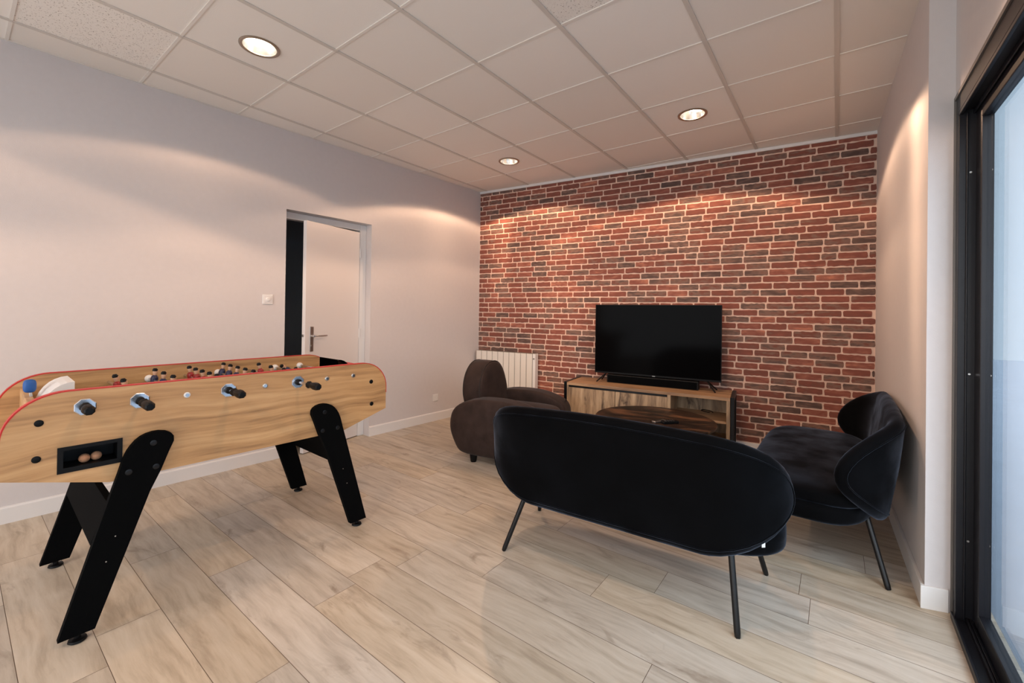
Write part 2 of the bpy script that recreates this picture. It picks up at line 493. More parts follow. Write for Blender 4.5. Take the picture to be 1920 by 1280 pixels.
# brick wall: mortar slab plus raised brick slips in one mesh
aB = math.atan(AB)
WB = math.hypot(CR[0] - CL[0], CR[1] - CL[1])
bm = B()
box(bm, -0.05, WB + 0.05, 0, 0.15, 0, H + 0.02, 1)
rb = random.Random(11)
def brick(bm, x0, x1, z0, z1, depth):
    pts = []
    nx = max(3, int((x1 - x0) / 0.022)); 
    j = 0.0016
    def jit(): return rb.uniform(-j, j)
    rough_b = rb.random() < 0.22
    jj = 2.4 if rough_b else 1.0
    c = 0.004
    for i in range(nx + 1):
        t = i / nx; x = x0 + c + (x1 - x0 - 2 * c) * t
        pts.append((x, 0, z0 + jit() * jj))
    for t in (0.25, 0.75): pts.append((x1 + jit(), 0, z0 + (z1 - z0) * t))
    for i in range(nx + 1):
        t = 1 - i / nx; x = x0 + c + (x1 - x0 - 2 * c) * t
        pts.append((x, 0, z1 + jit() * jj))
    for t in (0.75, 0.25): pts.append((x0 + jit(), 0, z0 + (z1 - z0) * t))
    cx, cz = (x0 + x1) / 2, (z0 + z1) / 2
    base = [bm.verts.new((max(0.001, min(WB - 0.001, p[0])), 0.0, p[2])) for p in pts]
    top = [bm.verts.new((max(0.001, min(WB - 0.001, cx + (p[0] - cx) * 0.992)), -depth, cz + (p[2] - cz) * 0.97)) for p in pts]
    n = len(pts)
    for i in range(n):
        bm.faces.new((base[i], base[(i + 1) % n], top[(i + 1) % n], top[i])).material_index = 0
    f = bm.faces.new(top); f.material_index = 0
    return n + 1
counts = []
pitch_z = 0.0625
rows = int(H / pitch_z) + 1
offs = [0.0, 0.11, 0.035, 0.15, 0.07, 0.185, 0.10, 0.02]
for r in range(rows):
    z1 = H - 0.03 - r * pitch_z + 0.02; z0 = z1 - 0.0505
    if z1 < 0.09: break
    x = -((offs[r % 8] + rb.uniform(0, 0.05)) % 0.19)
    while x < WB:
        L_ = 0.192 + rb.uniform(-0.012, 0.012)
        if rb.random() < 0.06: L_ *= 0.55
        a_, b_ = max(x, 0.002), min(x + L_, WB - 0.002)
        if b_ - a_ > 0.014:
            k = brick(bm, a_, b_, z0, z1, 0.0035 + rb.uniform(0, 0.002))
            counts.append(k)
        x += L_ + 0.0115
wall_back = struct(obj('wall_back', bm, [M['brick'], M['mortar']], loc=(CL[0], CL[1], 0), recalc=False))
wall_back.rotation_euler = (0, 0, aB)
ca = wall_back.data.color_attributes.new('brick', 'FLOAT_COLOR', 'CORNER')
pi_ = 6
polys = wall_back.data.polygons
for k in counts:
    t = rb.random()
    if t < 0.09: t = rb.uniform(0.05, 0.18)
    elif t < 0.36: t = rb.uniform(0.2, 0.33)
    else: t = rb.uniform(0.4, 0.86)
    c = (t, rb.random(), rb.random(), 1)
    for q in range(pi_, pi_ + k):
        for li in polys[q].loop_indices: ca.data[li].color = c
    pi_ += k
# the brick mesh faces the room
bm = bmesh.new(); bm.from_mesh(wall_back.data); bmesh.ops.recalc_face_normals(bm, faces=bm.faces); bm.to_mesh(wall_back.data); bm.free()

bm = B(); box(bm, 0, WB, -0.014, 0, 0, 0.09)
o = struct(obj('baseboard_back', bm, M['white'], loc=(CL[0], CL[1], 0), bevel=0.003)); o.rotation_euler = (0, 0, aB)
bm = B(); box(bm, 0, WB, -0.018, 0, H - 0.030, H - 0.001)
o = struct(obj('trim_1', bm, M['white'], loc=(CL[0], CL[1], 0), bevel=0.003)); o.rotation_euler = (0, 0, aB)

# right wall: the pier beside the glazed door, then the header above it
YP = 1.845
bm = B()
prism(bm, [(rx(YP), YP, 0), (rx(CR[1] + 0.05), CR[1] + 0.05, 0), (0.535, CR[1] + 0.05, 0), (0.535, YP + 0.03, 0), (DX, YP + 0.03, 0)], (0, 0, H + 0.02))
ZT = 2.235
prism(bm, [(DX, YP + 0.03, ZT), (0.535, YP + 0.03, ZT), (0.535, -1.9, ZT), (DX, -1.9, ZT)], (0, 0, H + 0.02 - ZT))
prism(bm, [(DX, -1.9, 0), (0.57, -1.9, 0), (0.57, Y0, 0), (DX, Y0, 0)], (0, 0, H + 0.02))
wall_right = struct(obj('wall_right', bm, M['wall']))
bm = B()
def strip(bm, a, b_, t, h):
    a, b_ = Vector((a[0], a[1], 0)), Vector((b_[0], b_[1], 0)); d = (b_ - a).normalized(); n = Vector((-d.y, d.x, 0)) * t
    prism(bm, [a, b_, b_ + n, a + n], (0, 0, h))
strip(bm, (rx(YP), YP), (rx(CR[1]), CR[1]), 0.014, 0.1)
prism(bm, [(rx(YP) - 0.0142, YP, 0), (rx(YP) - 0.0142, YP - 0.014, 0), (DX - 0.012, YP + 0.015, 0), (DX - 0.012, YP + 0.027, 0), (rx(YP), YP, 0)], (0, 0, 0.1))
struct(obj('baseboard_right', bm, M['white'], bevel=0.002))

# wall behind the camera, its unseen window opening added and enlarged for more daylight
bm = B()
box(bm, -4.15, -3.3, Y0 - 0.15, Y0, 0, H + 0.02)
box(bm, 0.1, 0.57, Y0 - 0.15, Y0, 0, H + 0.02)
box(bm, -3.3, 0.1, Y0 - 0.15, Y0, 2.4, H + 0.02)
box(bm, -3.3, 0.1, Y0 - 0.15, Y0, 0, 0.2)
struct(obj('wall_front', bm, M['wall']))

# ceiling tiles and the T-bar grid
LAMPS = [(-2.74, 0.315), (-0.897, 2.70), (-2.70, 2.697), (-0.90, 0.30), (-2.70, -2.1), (-0.9, -2.1)]  # last two are unseen, added behind the camera to light the room
RH = 0.092
bm = B(); tcols = []
def clipx(x, y): return max(lx(y) - 0.03, min(x, 0.47))
ys = [0.6 * j for j in range(-7, 8)]
xs = [-0.6 * i for i in range(8, -1, -1)] + [0.6]
rt_ = random.Random(5)
def tilecol(x, y):
    old = 0.0
    if abs(x + 2.7 - 0) < 3 and (round((x + 0.3) / 0.6), round((y - 0.3) / 0.6)) in ((-6, 0), (-5, 0), (-3, 1)): old = 0.0
    if (round((x + 0.3) / 0.6), round((y - 0.3) / 0.6)) in OLD: old = 1.0
    return (rt_.random(), old, 0, 1)
OLD = {(-5, -1), (-1, 1)}
for i in range(len(xs) - 1):
    for j in range(len(ys) - 1):
        xa, xb_, ya, yb_ = xs[i], xs[i + 1], ys[j], ys[j + 1]
        if ya < Y0 - 0.6 or xa < -4.3: continue
        cx, cy = (xa + xb_) / 2, (ya + yb_) / 2
        col = tilecol(cx, cy)
        lamp = [q for q in LAMPS if xa < q[0] < xb_ and ya < q[1] < yb_]
        if lamp:
            n = 32; q = lamp[0]
            inner = []; outer = []; 
            for k in range(n):
                t = 2 * PI * k / n + PI / 4
                c_, s_ = math.cos(t), math.sin(t); mx_ = max(abs(c_), abs(s_))
                inner.append(bm.verts.new((q[0] + RH * c_, q[1] + RH * s_, H)))
                outer.append(bm.verts.new((cx + 0.3 * c_ / mx_ * (xb_ - xa) / 0.6, cy + 0.3 * s_ / mx_, H)))
            for k in range(n):
                bm.faces.new((inner[k], inner[(k + 1) % n], outer[(k + 1) % n], outer[k])); tcols.append(col)
        else:
            v = [bm.verts.new(p) for p in ((xa, ya, H), (xb_, ya, H), (xb_, yb_, H), (xa, yb_, H))]
            bm.faces.new(v); tcols.append(col)
nt_ = len(tcols)
box(bm, -4.2, 0.57, Y0 - 0.2, 4.15, H + 0.14, H + 0.2)
bm.faces.ensure_lookup_table()
ceiling = struct(obj('ceiling', bm, M['tile'], recalc=False))
ca = ceiling.data.color_attributes.new('tile', 'FLOAT_COLOR', 'CORNER')
for p in ceiling.data.polygons:
    c = tcols[p.index] if p.index < nt_ else (0.5, 0, 0, 1)
    for li in p.loop_indices: ca.data[li].color = c
bm = B()
for x in xs[1:-1]:
    if x > -3.8: 
        box(bm, x - 0.012, x + 0.012, Y0, by(x) - 0.02, H - 0.006, H + 0.02, 1)
for y in ys:
    if y > Y0:
        xa = lx(y) + 0.005
        xe = 0.41 if y < YP else rx(y) - 0.004
        if y > 3.4: xa = (y - YB) / AB + 0.15
        if xa < xe: box(bm, xa, xe, y - 0.0075, y + 0.0075, H - 0.0045, H + 0.02)
obj('ceiling_grid', bm, [M['grid'], M['grid_main']], parent=ceiling)
# edge angle along the left wall
bm = B(); box(bm, 0.0, 0.014, yA, yE - 0.02, H - 0.004, H - 0.0005)
o = struct(obj('trim_2', bm, M['grid'], loc=(XL, 0, 0))); o.rotation_euler = (0, 0, wl_rot)

# corridor behind the doorway
bm = B()
box(bm, -5.6, -5.5, -0.2, 3.2, 0, 2.6)
box(bm, -5.5, lx(0.3) - TH, 0.2, 0.3, 0, 2.6)
box(bm, -5.5, lx(2.6) - TH, 2.6, 2.7, 0, 2.6)
box(bm, -5.5, lx(2.6) - TH, 0.2, 2.7, 2.5, 2.6)
struct(obj('wall_corridor', bm, M['dark_wall']))
bm = B(); box(bm, -5.5, -4.1, 0.2, 2.7, -0.1, -0.003)
struct(obj('floor_corridor', bm, M['hall_floor']))

# door frame lining in the doorway (local frame of the left wall) and ajar door leaf
dr = empty('door_1', (lx(1.40), 1.40, 0), wl_rot); struct(dr)
h0, h1 = L_loc(DY0 - 1.4), L_loc(DY1 - 1.4)
bm = B()
box(bm, -0.168, -0.095, h0 + 0.001, h0 + 0.030, 0, DZ - 0.001)
box(bm, -0.168, -0.095, h1 - 0.070, h1 - 0.001, 0, DZ - 0.001)
box(bm, -0.168, -0.095, h0 + 0.030, h1 - 0.070, DZ - 0.062, DZ - 0.001)
obj('door_frame', bm, M['white'], dr, bevel=0.003)
# leaf: hinge at h1-0.07, opened into the room
hinge = Vector((-0.093, h1 - 0.072, 0))
leaf_l = 0.655
wm = Matrix.Translation((lx(1.40), 1.40, 0)) @ Matrix.Rotation(wl_rot, 4, 'Z')
hw = wm @ hinge
free = Vector((-3.739, 1.125, 0))
dv = (free - hw); ang = math.atan2(dv.y, dv.x)
leaf_l = dv.length
lf = empty('door_leaf', (0, 0, 0)); lf.parent = dr
lf.location = hinge; lf.rotation_euler = (0, 0, ang - wl_rot)
bm = B(); box(bm, 0, leaf_l, -0.040, 0.0, 0.008, 2.075)
# room side of the leaf is the -y or +y side: leaf direction points to -y world, room is +x
door_panel = obj('door_panel', bm, M['doorwhite'], lf, bevel=0.002)
SIDE = 1 if (Matrix.Rotation(ang, 3, 'Z') @ Vector((0, 1, 0))).x > 0 else -1
s0 = 0.0 if SIDE > 0 else -0.040
def dy(v): return s0 + SIDE * v
hp = leaf_l - 0.068
bm = B()
box(bm, hp - 0.019, hp + 0.019, min(dy(0), dy(0.007)), max(dy(0), dy(0.007)), 0.905, 1.13)
obj('handle_plate', bm, M['steel'], lf, bevel=0.006, seg=3)
bm = B()
tube(bm, (hp, dy(0.006), 1.045), (hp, dy(0.045), 1.045), 0.010)
polytube(bm, [(hp, dy(0.042), 1.045), (hp - 0.03, dy(0.050), 1.047), (hp - 0.08, dy(0.052), 1.045), (hp - 0.13, dy(0.046), 1.046)], 0.0085, 10)
obj('door_handle', bm, M['chrome'], lf, smooth=40)
bm = B()
tube(bm, (hp, dy(0.006), 0.955), (hp, dy(0.011), 0.955), 0.010)
obj('lock_cylinder', bm, M['steel'], lf, smooth=40)
bm = B(); box(bm, leaf_l - 0.001, leaf_l + 0.012, -0.026, -0.012, 1.04, 1.06)
obj('latch', bm, M['steel'], lf)
for z in (0.35, 1.05, 1.86):
    bm = B(); tube(bm, (0.0, dy(0.006), z - 0.045), (0.0, dy(0.006), z + 0.045), 0.007, n=10)
    obj('hinge', bm, M['white'], lf, smooth=40)

# ------------------------------------------------------------------ glazed sliding door (right)
wd = struct(empty('window_1', (DX, 0, 0)))
ye = YP + 0.028; ya = -1.9
bm = B()
box(bm, 0.0, 0.095, ye - 0.062, ye, 0.0, ZT)                # far jamb
box(bm, 0.022, 0.028, ye - 0.070, ye - 0.062, 0.02, ZT - 0.08)
box(bm, 0.0, 0.095, ya, ya + 0.045, 0.0, ZT)
obj('window_jamb', bm, M['alu'], wd, bevel=0.002)
bm = B()
box(bm, 0.0, 0.095, ya + 0.045, ye - 0.062, ZT - 0.07, ZT)
box(bm, 0.0, 0.012, ya + 0.045, ye - 0.045, ZT - 0.085, ZT - 0.07)
box(bm, 0.042, 0.048, ya + 0.045, ye - 0.062, ZT - 0.09, ZT - 0.07)
obj('window_head', bm, M['alu'], wd, bevel=0.002)
bm = B()
box(bm, -0.012, 0.095, ya + 0.045, ye - 0.045, 0.0, 0.014)
for x0 in (-0.012, 0.030, 0.040, 0.087):
    box(bm, x0, x0 + 0.008, ya + 0.045, ye - 0.045, 0.014, 0.030)
obj('sill_track', bm, M['alu'], wd, bevel=0.0015)
bm = B()
box(bm, -0.006, 0.0, ye - 0.012, ye, 0.0, ZT + 0.012)
box(bm, -0.006, 0.0, ya, ye - 0.012, ZT - 0.004, ZT + 0.012)
obj('window_trim', bm, M['alu_edge'], wd)
def sash(y0, y1, xo, nm='sash'):
    s = empty('window_' + nm, (xo, 0, 0)); s.parent = wd
    bm = B()
    box(bm, 0, 0.036, y1 - 0.085, y1, 0.032, ZT - 0.075)
    box(bm, 0, 0.036, y0, y0 + 0.055, 0.032, ZT - 0.075)
    box(bm, 0, 0.036, y0 + 0.055, y1 - 0.085, 0.032, 0.095)
    box(bm, 0, 0.036, y0 + 0.055, y1 - 0.085, ZT - 0.135, ZT - 0.075)
    obj('sash_frame', bm, M['alu'], s, bevel=0.003)
    bm = B(); box(bm, 0.015, 0.021, y0 + 0.055, y1 - 0.085, 0.095, ZT - 0.135)
    obj('glass_pane', bm, M['glass'], s)
    return s
sash(0.60, ye - 0.064, 0.051)
sash(-0.62, 0.66, 0.002)
sash(ya + 0.047, -0.57, 0.051)
for z in (0.35, 1.05, 1.9):
    bm = B(); tube(bm, (0.036, ye - 0.061, z), (0.036, ye - 0.065, z), 0.004, n=10)
    obj('screw', bm, M['steel'], wd)
bm = B(); box(bm, 0.57, 30, -20, 20, -0.16, -0.06)
struct(obj('floor_terrace', bm, M['pavement']))

# ------------------------------------------------------------------ downlights with their lamps
def ies_text():
    va = [0, 15, 30, 40, 48, 54, 59, 63, 66, 68.5, 70.5, 72.5, 75, 80, 90]
    base = [720, 720, 720, 730, 740, 760, 800, 900, 1120, 1450, 1350, 260, 30, 5, 0]
    ha = list(range(0, 361, 5))
    t = 'IESNA:LM-63-2002\nTILT=NONE\n'
    t += '1 1000 1 %d %d 1 2 0.1 0.1 0.0\n1 1 1\n' % (len(va), len(ha))
    t += ' '.join(str(v) for v in va) + '\n' + ' '.join(str(h) for h in ha) + '\n'
    for h in ha:
        d0 = min(h % 180, 180 - h % 180)
        s = 1 + 2.0 * math.exp(-(d0 / 7.0) ** 2) + 0.10 * math.cos(R(h) * 8)
        t += ' '.join('%.1f' % (b * (s if 34 < v < 71.5 else 1)) for b, v in zip(base, va)) + '\n'
    return t
ies = bpy.data.texts.new('downlight_ies'); ies.write(ies_text())

def downlight(x, y, label, power=1.0, rz=0.0):
    d = empty('downlight', (x, y, H - 0.007), rz)
    tag(d, label, 'ceiling light', 'round downlights in the ceiling tiles')
    n = 40
    def circ(r, z): return [(r * math.cos(2 * PI * k / n), r * math.sin(2 * PI * k / n), z) for k in range(n)]
    bm = B(); rings(bm, [circ(0.089, 0.0065), circ(0.108, 0.0065), circ(0.108, 0.002), circ(0.104, -0.001), circ(0.094, -0.001), circ(0.089, 0.003)], closed=True)
    obj('ring', bm, M['ring'], d, smooth=50)
    bm = B(); rings(bm, [circ(0.0895, 0.004), circ(0.084, 0.03), circ(0.070, 0.065), circ(0.045, 0.09), circ(0.03, 0.1)], cap0=False)
    obj('reflector', bm, M['reflector'], d, smooth=60)
    bm = B()
    for sx_ in (-0.028, 0.028):
        for oy in (-0.012, 0.012):
            tube(bm, (sx_ * 2.1, oy, 0.052), (sx_ * 0.15, oy, 0.052), 0.0105, n=12, prof=[(0, 0.004), (0.06, 0.0105), (1, 0.0105)])
    obj('bulb', bm, M['bulb'], d, smooth=60)
    l = bpy.data.lights.new('downlight_lamp', 'POINT'); l.energy = LAMP_W * power; l.color = LAMP_COL; l.shadow_soft_size = 0.022
    l.use_nodes = True; nt = l.node_tree
    em = nt.nodes['Emission']; ie = nt.nodes.new('ShaderNodeTexIES'); ie.mode = 'INTERNAL'; ie.ies = ies
    ie.inputs['Strength'].default_value = 0.0135
    nt.links.new(ie.outputs['Fac'], em.inputs['Strength'])
    lo = bpy.data.objects.new('lamp_light', l); COL.objects.link(lo); lo.parent = d; lo.location = (0, 0, -0.035)
    return d
downlight(*LAMPS[0], 'large nearest downlight in the ceiling above the football table', power=0.42, rz=0.0)
downlight(*LAMPS[1], 'downlight in the ceiling in front of the television, right of the other two', power=1.25, rz=R(-116))
downlight(*LAMPS[2], 'small far downlight in the ceiling near the corner above the armchair', power=1.15, rz=R(42.6))
downlight(*LAMPS[3], 'downlight above the open floor in front of the sofa back, outside the picture', power=1.1, rz=0.4)
downlight(*LAMPS[4], 'unseen downlight added for light behind the photographer near the left wall, outside the picture', rz=0.4)  # added out of view to brighten the room
downlight(*LAMPS[5], 'unseen downlight added for light behind the photographer near the glazed door, outside the picture', rz=0.4)  # second unseen lamp, added for the room's light

# ------------------------------------------------------------------ table football
ft = empty('foosball_table', (-2.664, 0.129, 0), R(-1.6))
tag(ft, 'light oak table football game on slanted black legs, with red edging', 'foosball table')
YE, ZT1, ZB, ZC, YC = 0.795, 0.962, 0.578, 0.662, 0.505
def panel_outline(inset=0.0, top_only=False):
    pts = []
    rr = 0.17
    e = YE - inset; zt = ZT1 - inset
    top = []
    for k in range(0, 13):
        t = PI * 0.5 * k / 12
        top.append((-(e - rr * 1.0) - rr * math.cos(t), zt - rr * 0.95 + rr * 0.95 * math.sin(t)))
    top2 = [(-a, z) for a, z in top[::-1]]
    top = top + top2
    if top_only: return top
    bot = [(e, ZC), (YC, ZB), (-YC, ZB), (-e, ZC)]
    return top + bot
def side_panel(x0, x1, slot):
    bm = B()
    ol = panel_outline(0.0035)
    if not slot:
        prism(bm, [(x0, y, z) for y, z in ol], (x1 - x0, 0, 0)); return bm
    # panel with a rectangular ball tray opening: bridge outline to the hole on both faces
    hole = [(-0.645, 0.742), (-0.475, 0.742), (-0.475, 0.657), (-0.645, 0.657)]
    for xx in (x0, x1):
        vo = [bm.verts.new((xx, y, z)) for y, z in ol]; vh = [bm.verts.new((xx, y, z)) for y, z in hole]
        es = [bm.edges.new((v[i], v[(i + 1) % len(v)])) for v in (vo, vh) for i in range(len(v))]
        bmesh.ops.triangle_fill(bm, use_beauty=True, use_dissolve=False, edges=es)
        if xx == x0: A_, AH = vo, vh
        else:
            for P, Q in ((A_, vo), (AH, vh)):
                for i in range(len(P)): bm.faces.new((P[i], Q[i], Q[(i + 1) % len(P)], P[(i + 1) % len(P)]))
    return bm
obj('side_panel', side_panel(0.33, 0.36, True), M['oak_table'], ft)
obj('side_panel', side_panel(-0.36, -0.33, False), M['oak_table'], ft)
for x0, x1 in ((0.3295, 0.3605), (-0.3605, -0.3295)):
    bm = B(); a = panel_outline(0, True); b_ = panel_outline(0.0035, True)
    a = [(YE * -1, ZC + 0.1)] + a + [(YE, ZC + 0.1)]; b_ = [(-(YE - 0.0035), ZC + 0.1)] + b_ + [(YE - 0.0035, ZC + 0.1)]
    rings(bm, [[(x0, p[0], p[1]), (x1, p[0], p[1]), (x1, q[0], q[1]), (x0, q[0], q[1])] for p, q in zip(a, b_)])
    obj('red_edging', bm, M['red'], ft)
bm = B()                                                   # body between the side panels
box(bm, -0.329, 0.329, -0.72, -0.695, 0.66, 0.90)
obj('end_panel', bm, M['oak_table'], ft, bevel=0.003)
bm = B(); box(bm, -0.329, 0.329, 0.695, 0.72, 0.66, 0.90)
obj('end_panel', bm, M['oak_table'], ft, bevel=0.003)
bm = B(); box(bm, -0.329, 0.329, -0.694, 0.694, 0.775, 0.79)
obj('pitch', bm, M['pitch'], ft)
bm = B(); box(bm, -0.329, 0.329, -0.50, 0.50, 0.585, 0.60)
obj('bottom_board', bm, M['oak_table'], ft)
# sloping boards closing the ends from below
for s in (-1, 1):
    bm = B()
    prism(bm, [(-0.328, s * 0.50, 0.586), (-0.328, s * 0.77, 0.668), (-0.328, s * 0.77, 0.685), (-0.328, s * 0.50, 0.602)], (0.656, 0, 0))
    obj('sloped_board', bm, M['oak_table'], ft)
# goal hoods: quarter-round sheets
def hood(s, mat, y0, zt):
    bm = B(); rr = []
    for k in range(9):
        t = PI / 2 * k / 8
        y = y0 - s * 0.0 + s * 0.105 * math.sin(t) * 1.0; z = 0.80 + (zt - 0.80) * math.cos(t) ** 0.8 if k < 8 else 0.80
        rr.append((y, z))
    for k in range(8):
        (ya_, za), (yb2, zb) = rr[k], rr[k + 1]
        v = [bm.verts.new(p) for p in ((-0.12, ya_, za), (0.12, ya_, za), (0.12, yb2, zb), (-0.12, yb2, zb))]; bm.faces.new(v)
    # cheeks
    for x in (-0.12, 0.12):
        bm.faces.new([bm.verts.new((x, y, z)) for y, z in rr] + [bm.verts.new((x, y0, 0.80))])
    # front lip
    return obj('goal_hood', bm, mat, ft)
hood(-1, M['plastic_white'], -0.585, 0.965)
hood(1, M['black_gloss'], 0.60, 0.965)
bm = B()
prism(bm, [(-0.05, 0.70, 0.90), (0.10, 0.70, 0.90), (0.10, 0.745, 0.905), (-0.05, 0.745, 0.905)], (0, 0, 0.022))
obj('red_cap', bm, M['red'], ft, bevel=0.004)
bm = B(); blob(bm, 0.022, 0.020, 0.028, p=3, n=8, c=(-0.02, -0.705, 0.945)); 
kn = obj('blue_knob', bm, M['blue'], ft, smooth=180)
bm = B(); tube(bm, (-0.02, -0.700, 0.90), (-0.02, -0.704, 0.925), 0.005, n=10); obj('knob_stem', bm, M['steel'], kn, smooth=40)
# dark screw caps
for y, z in ((-0.70, 0.852), (-0.705, 0.72), (0.684, 0.842), (0.689, 0.705)):
    bm = B(); tube(bm, (0.3595, y, z), (0.3635, y, z), 0.0125, n=20, prof=[(0, 0.0125), (0.6, 0.0125), (1, 0.010)])
    obj('screw_cap', bm, M['black_plastic'], ft, smooth=40)
# ball tray
bm = B()
box(bm, 0.26, 0.361, -0.647, -0.639, 0.655, 0.744); box(bm, 0.26, 0.361, -0.481, -0.473, 0.655, 0.744)
box(bm, 0.26, 0.361, -0.639, -0.481, 0.736, 0.744); box(bm, 0.26, 0.361, -0.639, -0.481, 0.655, 0.668)
box(bm, 0.252, 0.26, -0.647, -0.473, 0.655, 0.744)
for a, b_, c_, d in ((-0.652, -0.636, 0.650, 0.749), (-0.484, -0.468, 0.650, 0.749)): box(bm, 0.3603, 0.3628, a, b_, c_, d)
box(bm, 0.3603, 0.3628, -0.636, -0.484, 0.735, 0.749); box(bm, 0.3603, 0.3628, -0.636, -0.484, 0.650, 0.669)
obj('ball_tray', bm, M['black_plastic'], ft)

# slanted legs
LEG = [(-0.645, 0.026), (-0.543, 0.026), (-0.382, 0.512), (-0.347, 0.591), (-0.321, 0.664), (-0.304, 0.707), (-0.305, 0.728), (-0.314, 0.742),
       (-0.330, 0.752), (-0.354, 0.758), (-0.376, 0.758), (-0.398, 0.753), (-0.415, 0.745), (-0.431, 0.732), (-0.446, 0.713), (-0.457, 0.695), (-0.470, 0.663), (-0.485, 0.605), (-0.501, 0.55)]
for s in (-1, 1):
    for x0, x1 in ((0.3605, 0.390), (-0.390, -0.3605)):
        bm = B(); prism(bm, [(x0, y * -s, z) for y, z in LEG], (x1 - x0, 0, 0))
        lg = obj('leg', bm, M['black_board'], ft, bevel=0.0015)
        xm = (x0 + x1) / 2
        bm = B(); tube(bm, (xm, s * 0.590, 0.0), (xm, s * 0.590, 0.03), 0.03, n=24, prof=[(0, 0.024), (0.12, 0.028), (0.35, 0.026), (0.45, 0.010), (1, 0.010)])
        obj('levelling_foot', bm, M['black_plastic'], lg, smooth=40)
        if x0 > 0:
            for y, z in ((-0.374, 0.712), (-0.452, 0.61), (-0.364, 0.61)):
                bm = B(); tube(bm, (0.3895, y * -s, z), (0.3925, y * -s, z), 0.011, n=20, prof=[(0, 0.0115), (0.5, 0.0115), (0.8, 0.009), (0.8, 0.004)])
                obj('bolt', bm, M['black_metal'], lg, smooth=40)
            for y, z in ((-0.489, 0.365), (-0.515, 0.274)):
                bm = B(); tube(bm, (0.3895, y * -s, z), (0.3905, y * -s, z), 0.0025, n=8)
                obj('screw', bm, M['steel'], lg)
    bm = B()
    yy = lambda z: s * (0.560 - (z - 0.30) * 0.30)
    za, zb = 0.345, 0.500
    prism(bm, [(-0.36, yy(za) + 0.012, za), (-0.36, yy(za) - 0.012, za), (-0.36, yy(zb) - 0.012, zb), (-0.36, yy(zb) + 0.012, zb)], (0.72, 0, 0))
    obj('cross_board', bm, M['black_board'], ft, bevel=0.001)

# rods with handles, bushings and players
def player_bm(bm, y, x, kit, tilt):
    rotm = Matrix.Translation((x, y, 0.893)) @ Matrix.Rotation(tilt, 4, 'X') @ Matrix.Scale(1.4, 4)
    def T(pts): return [tuple(rotm @ Vector(p)) for p in pts]
    def oval(cx, cz, rx_, ry_, n=10): return T([(rx_ * math.cos(2 * PI * k / n), cx + ry_ * math.sin(2 * PI * k / n), cz) for k in range(n)])
    rings(bm, [oval(0, -0.085, 0.009, 0.010), oval(0, -0.078, 0.011, 0.012), oval(0, -0.045, 0.010, 0.008), oval(0, -0.02, 0.012, 0.009)], mi=0)     # legs/socks
    rings(bm, [oval(0, -0.040, 0.012, 0.010), oval(0, -0.020, 0.0135, 0.011), oval(0, -0.010, 0.0125, 0.0105)], mi=2)     # shorts
    rings(bm, [oval(0, -0.012, 0.0125, 0.011), oval(0, 0.008, 0.0155, 0.012), oval(0, 0.016, 0.0135, 0.010), oval(0, 0.021, 0.006, 0.006)], mi=1)    # shirt
    for s_ in (-1, 1):
        rings(bm, [T([(s_ * 0.014 + 0.004 * math.cos(2 * PI * k / 8), 0.004 * math.sin(2 * PI * k / 8), z) for k in range(8)]) for z in (0.012, -0.020)], mi=1)
    rings(bm, [oval(0, 0.019, 0.004, 0.004), oval(0, 0.026, 0.0065, 0.0070), oval(0, 0.034, 0.0078, 0.0085), oval(0, 0.039, 0.0075, 0.0080)], mi=0)    # head
    rings(bm, [oval(-0.001, 0.036, 0.0082, 0.0088), oval(-0.0015, 0.042, 0.0080, 0.0084), oval(-0.002, 0.047, 0.0045, 0.005)], mi=3)  # hair
ROD = []
spots = {1: 1, 2: 2, 5: 5, 3: 3}
rodspec = [(-0.579, 1, 'r', 0.467), (-0.416, 2, 'r', 0.538), (-0.253, 3, 'b', -0.05), (-0.09, 5, 'r', 0.535), (0.073, 5, 'b', 0.0), (0.236, 3, 'r', 0.589), (0.399, 2, 'b', 0.03), (0.562, 1, 'b', 0.0)]
sp = {1: 0, 2: 0.19, 3: 0.17, 5: 0.112}
